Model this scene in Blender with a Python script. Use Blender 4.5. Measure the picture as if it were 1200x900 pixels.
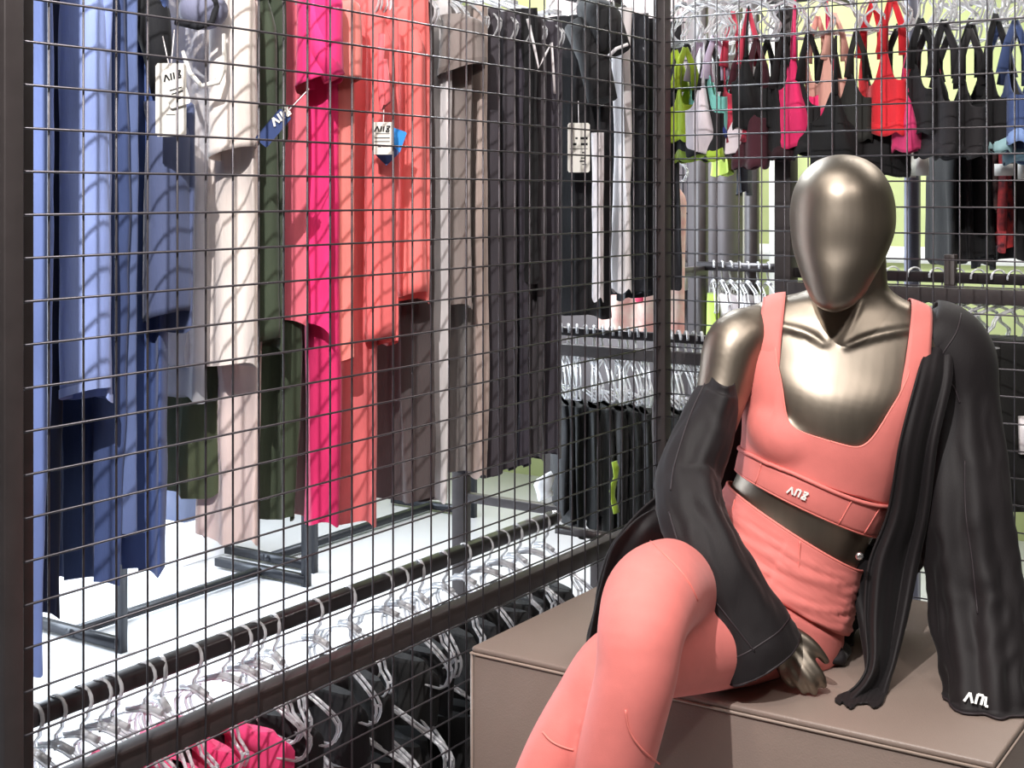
import bpy, bmesh, math, random
from mathutils import Vector, Matrix, noise
from mathutils.bvhtree import BVHTree
for o in list(bpy.data.objects): bpy.data.objects.remove(o)
scene = bpy.context.scene
C = scene.collection
R = math.radians
# ------------------------------------------------------------------ camera
# axes: x runs along the rear grid panel, y along the left grid panel, origin at the corner post
F, HV, CZ = 1590.0, 229.0, 1.42
CX, CY = 1.330, -2.6085
RT = Vector((.836, .549, 0)); FW = Vector((-.549, .836, 0)); UP = Vector((0, 0, 1))
CAM = Vector((CX, CY, CZ))
cd = bpy.data.cameras.new('camera'); cam = bpy.data.objects.new('camera', cd); C.objects.link(cam)
cam.location = CAM; cam.rotation_euler = (R(90), 0, R(33.3))
cd.sensor_width = 36; cd.lens = 36*F/1200; cd.shift_y = -(450-HV)/1200; cd.clip_start = .02
scene.camera = cam
# ------------------------------------------------------------------ world, lights, exposure
w = bpy.data.worlds.new('world'); scene.world = w; w.use_nodes = True
w.node_tree.nodes['Background'].inputs[0].default_value = (.85, .9, 1, 1)
w.node_tree.nodes['Background'].inputs[1].default_value = .35
scene.view_settings.view_transform = 'Standard'; scene.view_settings.look = 'None'
scene.view_settings.exposure = 0.12; scene.view_settings.gamma = 1
def lamp(kind, name, loc, target, energy, color, size=.1, size_y=None, spot=70, blend=.5):
    l = bpy.data.lights.new(name, kind); l.energy = energy; l.color = color
    if kind == 'AREA':
        l.size = size
        if size_y: l.shape = 'RECTANGLE'; l.size_y = size_y
    else:
        l.shadow_soft_size = size
    if kind == 'SPOT': l.spot_size = R(spot); l.spot_blend = blend
    o = bpy.data.objects.new(name, l); C.objects.link(o); o.location = loc
    o.rotation_euler = (Vector(target)-Vector(loc)).to_track_quat('-Z', 'Y').to_euler()
    return o
lamp('SPOT', 'track_spot', (.75, -2.5, 2.75), (-.25, -.5, 1.2), 230, (1, .97, .95), .010, spot=75)
lamp('SPOT', 'track_spot', (.35, -2.0, 2.75), (.5, -.6, .9), 34, (1, .84, .70), .06, spot=60)
lamp('SPOT', 'track_spot', (1.9, -1.6, 2.75), (.75, -.1, 1.1), 38, (1, .92, .86), .06, spot=70)
lamp('AREA', 'ceiling_panel_light', (1.3, -2.2, 2.86), (1.3, -2.2, 0), 18, (1, .97, .95), 1.5, .3)
lamp('AREA', 'ceiling_panel_light', (.2, -1.2, 2.86), (.2, -1.2, 0), 14, (1, .95, .9), 1.5, .3)
lamp('AREA', 'ceiling_panel_light', (.9, 1.2, 2.86), (.9, 1.2, 0), 42, (1, .95, .88), 1.6, .6)
lamp('AREA', 'ceiling_panel_light', (-1.5, 1.0, 2.86), (-1.5, 1.0, 0), 150, (.86, .94, 1), 1.6, .8)
lamp('AREA', 'ceiling_panel_light', (-1.6, 2.6, 2.86), (-1.6, 2.6, 0), 50, (1, .95, .88), 1.6, .6)
lamp('AREA', 'shop_window_light', (-3.7, -.3, 1.5), (-1, -.2, .6), 230, (.80, .90, 1), 2.4, 2.4)
# ------------------------------------------------------------------ helpers
def P(u, v, D):
    """point seen at photo column u, row v at depth D"""
    return CAM + FW*D + RT*((u-600)/F*D) - UP*((v-HV)/F*D)
def on_x(u, x0):
    s = (u-600)/F; D = (x0-CX)/(-.549+.836*s)
    return CY + D*(.836+.549*s), D
def on_y(u, y0):
    s = (u-600)/F; D = (y0-CY)/(.836+.549*s)
    return CX + D*(-.549+.836*s), D
def zof(v, D): return CZ-(v-HV)/F*D
def lin(c):
    c = c/255.0
    return c/12.92 if c <= .04045 else ((c+.055)/1.055)**2.4
_m = {}
def mat(name, rgb, rough=.5, metal=0.0, var=0.0, vscale=8, stretch=1, bump=0.0, bscale=200, sheen=0.0,
        trans=0.0, alpha=1.0, emit=0.0, coat=0.0, spec=.5, rgb2=None):
    if name in _m: return _m[name]
    m = bpy.data.materials.new(name); m.use_nodes = True; nt = m.node_tree; b = nt.nodes['Principled BSDF']
    col = (lin(rgb[0]), lin(rgb[1]), lin(rgb[2]), 1)
    b.inputs['Base Color'].default_value = col
    b.inputs['Roughness'].default_value = rough; b.inputs['Metallic'].default_value = metal
    b.inputs['Specular IOR Level'].default_value = spec
    b.inputs['Sheen Weight'].default_value = sheen; b.inputs['Sheen Roughness'].default_value = .4
    b.inputs['Transmission Weight'].default_value = trans; b.inputs['Alpha'].default_value = alpha
    b.inputs['Coat Weight'].default_value = coat
    if emit: b.inputs['Emission Color'].default_value = col; b.inputs['Emission Strength'].default_value = emit
    if var or bump:
        tc = nt.nodes.new('ShaderNodeTexCoord'); mp = nt.nodes.new('ShaderNodeMapping')
        mp.inputs['Scale'].default_value = (1, 1, stretch); nt.links.new(tc.outputs['Object'], mp.inputs[0])
    if var:
        n = nt.nodes.new('ShaderNodeTexNoise'); n.inputs['Scale'].default_value = vscale; n.inputs['Detail'].default_value = 4
        nt.links.new(mp.outputs[0], n.inputs['Vector'])
        r = nt.nodes.new('ShaderNodeValToRGB'); nt.links.new(n.outputs['Fac'], r.inputs[0])
        r.color_ramp.elements[0].position = .35; r.color_ramp.elements[1].position = .68
        if rgb2: c2 = (lin(rgb2[0]), lin(rgb2[1]), lin(rgb2[2]), 1)
        else: c2 = tuple(min(1, c*(1+var)) for c in col[:3])+(1,)
        r.color_ramp.elements[0].color = col if rgb2 else tuple(c*(1-var) for c in col[:3])+(1,)
        r.color_ramp.elements[1].color = c2
        nt.links.new(r.outputs[0], b.inputs['Base Color'])
    if bump:
        n2 = nt.nodes.new('ShaderNodeTexNoise'); n2.inputs['Scale'].default_value = bscale; n2.inputs['Detail'].default_value = 3
        nt.links.new(mp.outputs[0], n2.inputs['Vector'])
        bp = nt.nodes.new('ShaderNodeBump'); bp.inputs['Strength'].default_value = bump; bp.inputs['Distance'].default_value = .002
        nt.links.new(n2.outputs['Fac'], bp.inputs['Height']); nt.links.new(bp.outputs[0], b.inputs['Normal'])
    _m[name] = m
    return m
def fabric(rgb, var=.2, rough=.85, sheen=.2, alpha=1.0):
    if max(rgb) < 62: rgb = tuple(int(c*(.55 if max(rgb) < 50 else .72)) for c in rgb); sheen = .04
    return mat('fabric_%d_%d_%d_%d' % (*rgb, int(alpha*100)), rgb, rough, var=var, vscale=14, stretch=.25, bump=.25, bscale=350, sheen=sheen, alpha=alpha)
def patterned(name, a, b_, scale=30):
    return mat(name, a, .8, var=.5, vscale=scale, rgb2=b_, bump=.15)

class MB:
    def __init__(s): s.v = []; s.f = []
    def grid(s, rows, closed=True, cap0=False, cap1=False):
        n0 = len(s.v); nr = len(rows); nc = len(rows[0])
        for r in rows: s.v.extend([tuple(p) for p in r])
        for j in range(nr-1):
            for k in range(nc if closed else nc-1):
                k2 = (k+1) % nc
                s.f.append((n0+j*nc+k, n0+j*nc+k2, n0+(j+1)*nc+k2, n0+(j+1)*nc+k))
        if cap0: s.f.append(tuple(n0+k for k in range(nc))[::-1])
        if cap1: s.f.append(tuple(n0+(nr-1)*nc+k for k in range(nc)))
        return s
    def box(s, x0, x1, y0, y1, z0, z1):
        n = len(s.v)
        s.v += [(x, y, z) for z in (z0, z1) for x, y in ((x0, y0), (x1, y0), (x1, y1), (x0, y1))]
        s.f += [(n, n+3, n+2, n+1), (n+4, n+5, n+6, n+7)]+[(n+i, n+(i+1) % 4, n+4+(i+1) % 4, n+4+i) for i in range(4)]
        return s
    def tube(s, pts, r, n=8, caps=True, closed=False, flat=1.0):
        pts = [Vector(p) for p in pts]; N = len(pts); rr = r if isinstance(r, (list, tuple)) else [r]*N
        rows = []; ref = None
        for i, p in enumerate(pts):
            a = pts[(i-1) % N] if closed or i > 0 else p; b = pts[(i+1) % N] if closed or i < N-1 else p
            t = (b-a).normalized()
            if ref is None:
                ref = Vector((0, 0, 1)) if abs(t.z) < .9 else Vector((0, 1, 0))
            x = ref-t*ref.dot(t)
            if x.length < 1e-6: x = t.orthogonal()
            x.normalize(); ref = x; y = t.cross(x)
            rows.append([p+(x*math.cos(q)+y*math.sin(q)*flat)*rr[i] for q in [2*math.pi*k/n for k in range(n)]])
        if closed: rows.append(rows[0])
        return s.grid(rows, True, caps and not closed, caps and not closed)
    def ell(s, c, ax, nu=20, nv=12):
        """ellipsoid, ax = three axis vectors"""
        c = Vector(c); rows = []
        for j in range(nv+1):
            ph = -math.pi/2+math.pi*(j+.001)/(nv+.002)
            rows.append([c+ax[0]*(math.cos(ph)*math.cos(q))+ax[1]*(math.cos(ph)*math.sin(q))+ax[2]*math.sin(ph) for q in [2*math.pi*k/nu for k in range(nu)]])
        return s.grid(rows, True, True, True)
    def poly(s, pts, th):
        """extruded flat polygon; pts 3D ring, th thickness vector"""
        n = len(s.v); m = len(pts); th = Vector(th)
        s.v += [tuple(Vector(p)) for p in pts]+[tuple(Vector(p)+th) for p in pts]
        s.f += [tuple(n+i for i in range(m))[::-1], tuple(n+m+i for i in range(m))]
        s.f += [(n+i, n+(i+1) % m, n+m+(i+1) % m, n+m+i) for i in range(m)]
        return s
    def mesh(s, name, smooth=True):
        me = bpy.data.meshes.new(name); me.from_pydata(s.v, [], s.f); me.update()
        bm = bmesh.new(); bm.from_mesh(me); bmesh.ops.recalc_face_normals(bm, faces=bm.faces); bm.to_mesh(me); bm.free()
        if smooth: me.polygons.foreach_set('use_smooth', [len(p.vertices) < 5 for p in me.polygons])
        return me
    def build(s, name, m, parent=None, smooth=True, solid=0.0, off=None, bevel=0.0, sub=0):
        if off is not None:
            o_ = Vector(off); s.v = [(a-o_.x, b-o_.y, c-o_.z) for a, b, c in s.v]
        return link(name, s.mesh(name, smooth), m, parent, solid, bevel, sub)
def link(name, me, m, parent=None, solid=0.0, bevel=0.0, sub=0):
    o = bpy.data.objects.new(name, me); C.objects.link(o)
    if not me.materials: me.materials.append(m)
    if parent: o.parent = parent
    if bevel:
        b = o.modifiers.new('bevel', 'BEVEL'); b.width = bevel; b.segments = 3; b.limit_method = 'ANGLE'
    if solid:
        q = o.modifiers.new('solid', 'SOLIDIFY'); q.thickness = solid; q.offset = 0
    if sub:
        q = o.modifiers.new('sub', 'SUBSURF'); q.levels = sub; q.render_levels = sub
    return o
def tag(o, label, cat, group=None):
    o['label'] = label; o['category'] = cat
    if group: o['group'] = group
    return o
def thing(name, label, cat, loc=(0, 0, 0), rotz=0, group=None):
    o = bpy.data.objects.new(name, None); C.objects.link(o); o.empty_display_size = .05
    o.location = loc; o.rotation_euler = (0, 0, rotz)
    return tag(o, label, cat, group)
def struct(o): o['kind'] = 'structure'; return o
def copy_tree(o, parent=None):
    c = o.copy(); C.objects.link(c)
    if parent: c.parent = parent
    for ch in list(o.children): copy_tree(ch, c)
    return c
ORD = ['first', 'second', 'third', 'fourth', 'fifth', 'sixth', 'seventh', 'eighth', 'ninth', 'tenth', 'eleventh', 'twelfth',
       'thirteenth', 'fourteenth', 'fifteenth', 'sixteenth', 'seventeenth', 'eighteenth', 'nineteenth', 'twentieth',
       'twenty-first', 'twenty-second', 'twenty-third', 'twenty-fourth', 'twenty-fifth', 'twenty-sixth', 'twenty-seventh', 'twenty-eighth']
def cr(vals, t):
    """Catmull-Rom through a list of tuples or vectors"""
    n = len(vals); i = min(int(t), n-2); f = t-i
    p0, p1, p2, p3 = vals[max(i-1, 0)], vals[i], vals[i+1], vals[min(i+2, n-1)]
    out = []
    for a, b, c, d in zip(p0, p1, p2, p3):
        out.append(.5*((2*b)+(-a+c)*f+(2*a-5*b+4*c-d)*f*f+(-a+3*b-3*c+d)*f**3))
    return out
def nz(x, y, z): return noise.noise(Vector((x, y, z)))
def sm(a, b, x):
    t = max(0, min(1, (x-a)/(b-a))); return t*t*(3-2*t)

# ------------------------------------------------------------------ materials
M_wire = mat('dark_wire', (72, 68, 72), .35, .55)
M_frame = mat('dark_frame', (66, 60, 60), .42, .3, var=.1, vscale=30)
M_rail = mat('rail_steel', (58, 54, 56), .3, .6)
M_clear = mat('clear_plastic', (238, 238, 242), .12, trans=.55, spec=.7)
M_whitep = mat('white_plastic', (232, 226, 228), .3)
M_chrome = mat('bright_metal', (215, 210, 210), .2, .9)
M_card = mat('tag_card', (238, 234, 226), .6)
M_ink = mat('black_ink', (18, 18, 22), .6)
M_blue = mat('blue_card', (30, 140, 225), .5)
M_navycard = mat('navy_card', (42, 62, 112), .5)
# ------------------------------------------------------------------ setting
FL = mat('floor_tile', (222, 222, 226), .22, var=.05, vscale=2, bump=.03, bscale=3)
struct(MB().box(-4, 3.6, -5, 4.2, -.1, 0).build('floor', FL))
struct(MB().box(-4, 3.6, -5, 4.2, 2.9, 3.0).build('ceiling', mat('ceiling_paint', (120, 116, 112), .9)))
LIME = mat('lime_paint', (180, 188, 130), .8, var=.05, vscale=2)
struct(MB().box(-4, 3.6, 3.2, 3.3, 0, 2.9).build('wall_back', LIME))
struct(MB().box(-4.1, -4, -5, 4.2, 0, 2.9).build('wall_left', mat('white_paint', (236, 238, 240), .8)))
struct(MB().box(3.6, 3.7, -5, 4.2, 0, 2.9).build('wall_right', mat('grey_paint', (120, 112, 105), .8)))
struct(MB().box(-4, 3.6, -5.1, -5, 0, 2.9).build('wall_front', mat('warm_paint', (150, 138, 124), .8)))
M_trim = mat('white_trim', (240, 238, 230), .5)
struct(MB().box(-4, 3.6, 3.17, 3.2, 1.13, 1.2).build('trim_1', M_trim))
for k, (ua, ub) in enumerate(((853, 872), (904, 914))):
    xa, _ = on_y(ua, 3.15); xb, _ = on_y(ub, 3.15)
    struct(MB().box(xa, xb, 3.12, 3.2, 0, 2.9).build('trim_%d' % (k+2), M_trim))
# white glossy plinth strip on the left floor
# ------------------------------------------------------------------ grid rack units
ZB, ZT = .0975, 2.0975
def wire_mesh(length, axis):
    m = MB(); a = [Vector((0, 0, 0)), Vector((0, 0, 0))]; a[1][axis] = length
    return m.tube(a, .00155, 6).mesh('wire')
vw = wire_mesh(ZT-ZB+.02, 2)
rackL = thing('grid_rack', 'tall dark wire grid rack along the left with long garments hanging behind it', 'rack', (0, -.8, 0))
hwL = wire_mesh(1.625, 1)
for k in range(33):
    o = link('wire', vw, M_wire, rackL); o.location = (0, -1.575+.05*k+.8, ZB-.01)
for k in range(41):
    o = link('wire', hwL, M_wire, rackL); o.location = (.0036, -1.625+.8, ZB+.05*k)
OL = (0, -.8, 0)
ypost, _ = on_x(8, 0); yin, _ = on_x(20, -.03)
MB().box(-.012, .012, ypost-.012, ypost+.014, 0, 2.3).build('post', M_frame, rackL, off=OL, bevel=.002)
MB().box(-.045, -.02, yin-.004, yin+.016, 0, 2.3).build('post', M_frame, rackL, off=OL, bevel=.002)
MB().box(-.014, .014, -.012, .018, 0, 2.3).build('post', M_frame, rackL, off=OL, bevel=.002)
MB().box(-.034, -.008, -1.62, -.02, .693, .725).build('cross_bar', M_frame, rackL, off=OL, bevel=.002)
MB().box(-.216, -.186, -1.60, -.11, .712, .738).build('hang_rail', M_rail, rackL, off=OL, bevel=.006)
MB().ell((-.201, -.11, .725), (Vector((.017, 0, 0)), Vector((0, .01, 0)), Vector((0, 0, .015)))).build('rail_cap', M_chrome, rackL, off=OL)
MB().box(-.20, -.03, -1.605, -1.585, .715, .735).build('rail_arm', M_frame, rackL, off=OL)
MB().box(-.185, -.03, -.135, -.118, .698, .714).build('rail_arm', M_frame, rackL, off=OL)
MB().tube([(-.35, -1.75, 1.90), (-.35, .47, 1.90)], .0125, 12).build('hang_rail', M_rail, rackL, off=OL)
for y in (-1.7, .44):
    MB().box(-.36, -.34, y-.01, y+.01, 1.9, 2.3).build('rail_arm', M_frame, rackL, off=OL)
    MB().box(-.36, 0.0, y-.01, y+.01, 2.28, 2.3).build('rail_arm', M_frame, rackL, off=OL)
MB().box(-.012, .012, -.0, .45, 2.276, 2.3).build('top_bar', M_frame, rackL, off=OL)
MB().box(-.012, .012, -1.72, .0, 2.276, 2.3).build('top_bar', M_frame, rackL, off=OL)

rackR = thing('grid_rack', 'dark wire grid rack panel standing behind the mannequin and the bench', 'rack', (.65, 0, 0))
hwR = wire_mesh(1.26, 0)
for k in range(25):
    o = link('wire', vw, M_wire, rackR); o.location = (.0294+.05*k-.65, 0, ZB-.01)
for k in range(41):
    o = link('wire', hwR, M_wire, rackR); o.location = (.012-.65, -.0036, ZB+.05*k)
OR_ = (.65, 0, 0)
MB().box(1.265, 1.29, -.012, .012, 0, 2.3).build('post', M_frame, rackR, off=OR_, bevel=.002)
MB().box(.014, 1.29, -.012, .012, 2.276, 2.3).build('top_bar', M_frame, rackR, off=OR_)

# middle shop rack behind the corner, and the taller one right of it
YB = .45
xl = -.82; xr = .104
rackM = thing('clothes_rack', 'low dark steel clothes rack with a row of black clothes, behind the corner post', 'rack', (-.35, YB, 0))
OM = (-.35, YB, 0)
def zat(v, u, y0):
    x, D = on_y(u, y0); return zof(v, D)
zr = zat(399, 740, YB); zl = zat(599, 690, YB)
MB().box(xl, xr, YB-.01, YB+.01, zr+.002, zr+.024).build('hang_rail', M_rail, rackM, off=OM, bevel=.003)
MB().box(xl, xr, YB-.05, YB-.03, zr-.045, zr-.015).build('cross_bar', M_frame, rackM, off=OM, bevel=.002)
MB().box(xl, xr, YB-.05, YB-.025, zl-.012, zl+.012).build('cross_bar', M_frame, rackM, off=OM, bevel=.002)
for x in (xl, -.385):
    MB().box(x-.02, x+.02, YB-.055, YB-.02, 0, zl+.012 if x > xl else 1.15).build('post', M_frame, rackM, off=OM, bevel=.002)
MB().box(xr-.02, xr+.02, YB-.03, YB+.02, 0, 2.3).build('post', M_frame, rackM, off=OM, bevel=.002)
YR = .45
rackT = thing('clothes_rack', 'dark steel rack frame with bra rail on top, behind the mannequin head', 'rack', (.6, YR, 0))
OT = (.6, YR, 0)
zr2 = zat(329, 1100, YR)
MB().box(xr+.02, 1.6, YR-.008, YR+.008, zr2-.004, zr2+.02).build('hang_rail', M_rail, rackT, off=OT, bevel=.003)
MB().box(xr+.02, 1.6, YR-.05, YR-.03, zr2-.045, zr2-.012).build('cross_bar', M_frame, rackT, off=OT, bevel=.002)
xq, _ = on_y(1115, YR)
MB().box(xq-.012, xq+.012, YR-.02, YR+.005, 0, zr2+.06).build('post', M_frame, rackT, off=OT, bevel=.002)
MB().tube([(-.0, .36, 1.93), (1.6, .36, 1.93)], .0125, 12).build('hang_rail', M_rail, rackT, off=OT)
MB().tube([(-.08, .72, 1.93), (1.6, .72, 1.93)], .0125, 12).build('hang_rail', M_rail, rackT, off=OT)
MB().box(xr-.01, xr+.01, .02+YR, .9, 1.92, 1.94).build('rail_arm', M_frame, rackT, off=OT)
MB().box(1.58, 1.6, .36, .72, 1.92, 1.94).build('rail_arm', M_frame, rackT, off=OT)
MB().box(1.575, 1.6, YR-.02, YR+.02, 0, 1.95).build('post', M_frame, rackT, off=OT)
MB().box(xr+.02, 1.6, YR-.02, YR, .08, .10).build('cross_bar', M_frame, rackT, off=OT)
xg, _ = on_y(1069, .9)
rackG = thing('display_post', 'slim bluish grey steel post against the lime wall, right of the mannequin head', 'post', (xg, .9, 0))
MB().box(-.017, .017, -.015, .015, 0, 2.6).build('post', mat('blue_grey_metal', (96, 96, 108), .4, .5), rackG)
MB().box(-.1, .1, -.1, .1, 0, .012).build('base_plate', M_frame, rackG)
# far rack with small clothes left of the head
YF = 1.5
xa, Da = on_y(818, YF); xb, Db = on_y(925, YF); zf = zof(313, (Da+Db)/2)
rackF = thing('clothes_rack', 'distant dark rail with grey and lime tops, above the bare shoulder', 'rack', ((xa+xb)/2, YF, 0))
OF = ((xa+xb)/2, YF, 0)
MB().box(xa, xb+.1, YF-.012, YF+.012, zf-.014, zf+.014).build('hang_rail', M_rail, rackF, off=OF)
MB().box(xa, xa+.03, YF-.3, YF+.012, zf-.03, zf).build('rail_arm', M_frame, rackF, off=OF)
for u in (821, 881):
    x, _ = on_y(u, YF+.03)
    MB().box(x-.02, x+.02, YF+.015, YF+.045, 0, 2.4).build('post', M_frame, rackF, off=OF)
# dark wall columns and pale shelf bay far behind
M_col = mat('dark_panel', (86, 80, 82), .6, var=.1, vscale=3, stretch=.2)
for k, (ua, ub) in enumerate(((806, 826), (829, 838), (840, 852))):
    xa_, _ = on_y(ua, 2.6); xb_, _ = on_y(ub, 2.6)
    tag(MB().box(xa_, xb_, 2.6, 2.7+.03*k, 0, 2.8).build('wall_panel', M_col),
        ['wide dark grey upright panel, left of the white door trim', 'thin dark grey upright panel between two wider ones', 'dark grey upright panel touching the white door trim'][k], 'panel')
xa_, _ = on_y(640, 2.9); xb_, _ = on_y(812, 2.9)
bay = thing('shelf_bay', 'pale mauve back panel with thin dark wires behind the hanging black clothes', 'shelf', ((xa_+xb_)/2, 2.9, 0))
OB = ((xa_+xb_)/2, 2.9, 0)
MB().box(xa_, xb_, 2.88, 2.9, 0, 1.12).build('lower_panel', M_col, bay, off=OB)
MB().box(xa_, xb_, 2.9, 2.93, 1.12, 2.6).build('back_panel', mat('mauve_panel', (168, 156, 160), .6, var=.08, vscale=3), bay, off=OB)
for k in range(9):
    x, _ = on_y(786+6*k+2, 2.87)
    MB().tube([(x, 2.87, .8), (x, 2.87, 2.5)], .004, 5).build('wire', M_wire, bay, off=OB)
for k in range(8):
    MB().tube([(xa_, 2.86, 1.0+.17*k), (xb_, 2.86, 1.0+.17*k)], .004, 5).build('wire', M_wire, bay, off=OB)
MB().box(xb_-.25, xb_, 2.75, 2.9, 1.0, 1.09).build('shelf', M_whitep, bay, off=OB)
# floor racks far left
def floor_rack(y0, y1, x0, x1, label):
    t = thing('floor_rack', label, 'rack', ((x0+x1)/2, (y0+y1)/2, 0)); O = t.location.copy()
    for y in (y0, y1):
        MB().box(x1-.013, x1+.013, y-.013, y+.013, 0, 1.5).build('post', M_frame2, t, off=O)
        MB().box(x0, x1, y-.015, y+.015, .01, .04).build('foot_bar', M_frame2, t, off=O)
    xm = (x0+x1)/2
    MB().box(xm-.015, xm+.015, y0-.02, y1+.02, .012, .038).build('base_bar', M_frame2, t, off=O)
    MB().tube([(x1, y0, 1.5), (x1, y1, 1.5)], .014, 8).build('hang_rail', M_frame2, t, off=O)
M_frame2 = mat('blue_black_frame', (36, 38, 44), .4, .4)
floor_rack(.25, 1.10, -2.45, -2.0, 'empty dark floor rack on the bright floor, nearer of the two, lower left')
floor_rack(1.25, 2.3, -2.55, -2.1, 'empty dark floor rack on the beige floor, farther of the two')
pl = thing('display_plinth', 'low white plinth with a grey blue block on it, below the olive leggings', 'plinth', (-2.72, 1.18, 0))
MB().box(-.15, .15, -.14, .14, 0, .15).build('body', mat('white_plinth', (240, 240, 244), .4), pl, bevel=.004)
MB().box(-.10, .10, -.09, .09, .15, .6).build('top', mat('grey_blue_top', (88, 98, 128), .4), pl)
# bench
M_bench = mat('taupe_leatherette', (138, 122, 113), .42, var=.04, vscale=6, bump=.25, bscale=420)
bench = thing('bench', 'large taupe leatherette cube bench under the seated mannequin', 'bench', (.478, -.48, 0))
OBn = (.478, -.48, 0); bx0, bx1, by0, by1, bz = .068, .889, -.805, -.155, .689
MB().box(bx0, bx1, by0, by1, .0, bz-.012).build('body', M_bench, bench, off=OBn, bevel=.006)
MB().box(bx0-.001, bx1+.001, by0-.001, by1+.001, bz-.010, bz).build('seat_top', M_bench, bench, off=OBn, bevel=.004)
M_pipe = mat('taupe_piping', (168, 150, 138), .4)
e = .0015
MB().tube([(bx0-e, by0-e, bz-.011), (bx1+e, by0-e, bz-.011), (bx1+e, by1+e, bz-.011), (bx0-e, by1+e, bz-.011)], .0022, 6, closed=True).build('piping', M_pipe, bench, off=OBn)
for x, y in ((bx0, by0), (bx1, by0), (bx0, by1), (bx1, by1)):
    sx = -1 if x == bx0 else 1; sy = -1 if y == by0 else 1
    MB().tube([(x+sx*e*.2, y+sy*e*.2, .01), (x+sx*e*.2, y+sy*e*.2, bz-.012)], .0025, 6).build('corner_seam', M_bench, bench, off=OBn)

# ------------------------------------------------------------------ hangers
def hanger_mesh(w_=.15, drop=.075, r=.0042):
    """clear trombone hanger in the XZ plane; rail axis passes through the origin"""
    m = MB()
    half = [(0, -.050), (.04, -.060), (.09, -.072-drop*.12), (w_-.02, -.079-drop*.35), (w_, -.08-drop*.6), (w_-.004, -.082-drop*.85), (w_-.02, -.085-drop), (w_*.55, -.083-drop)]
    loop = half+[(0, -.078-drop)]+[(-x, z) for x, z in half[::-1]][:-1]
    pts = []
    n = len(loop)
    for i in range(n):
        p0, p1, p2, p3 = loop[(i-1) % n], loop[i], loop[(i+1) % n], loop[(i+2) % n]
        for q in (0, .5):
            pts.append(Vector([.5*(2*b+(-a+c)*q+(2*a-5*b+4*c-d)*q*q+(-a+3*b-3*c+d)*q**3) for a, b, c, d in zip(p0, p1, p2, p3)]).to_3d().xzy)
    for oy in (-.005, .005):
        m.tube([p+Vector((0, oy, 0)) for p in pts], r*.62, 6, closed=True)
    for k in range(0, len(pts), 4):
        m.tube([pts[k]+Vector((0, -.005, 0)), pts[k]+Vector((0, .005, 0))], r*.6, 5)
    return m.mesh('hanger_body')
def hook_mesh():
    pts = [(.0, 0, -.056), (0, 0, -.035), (.012, 0, -.022)]
    for k in range(11):
        a = R(-50+k*24); pts.append((.0185*math.cos(a), 0, .0185*math.sin(a)))
    return MB().tube(pts, .0036, 7, flat=.6).mesh('hook')
HB, HK = hanger_mesh(), hook_mesh()
HBs = hanger_mesh(.12, .06); HBw = hanger_mesh(.165, .085, .005)
hb2 = MB().tube([(-.03, 0, -.052), (0, 0, -.046), (.03, 0, -.052)], .006, 6).mesh('neck')
def hanger(loc, rotz, label, group, body=HB, m=None, mh=None):
    t = thing('clothes_hanger', label, 'hanger', loc, rotz, group)
    link('frame', body, m or M_clear, t); link('hook', HK, mh or M_clear, t); link('neck', hb2, m or M_clear, t)
    return t
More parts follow.
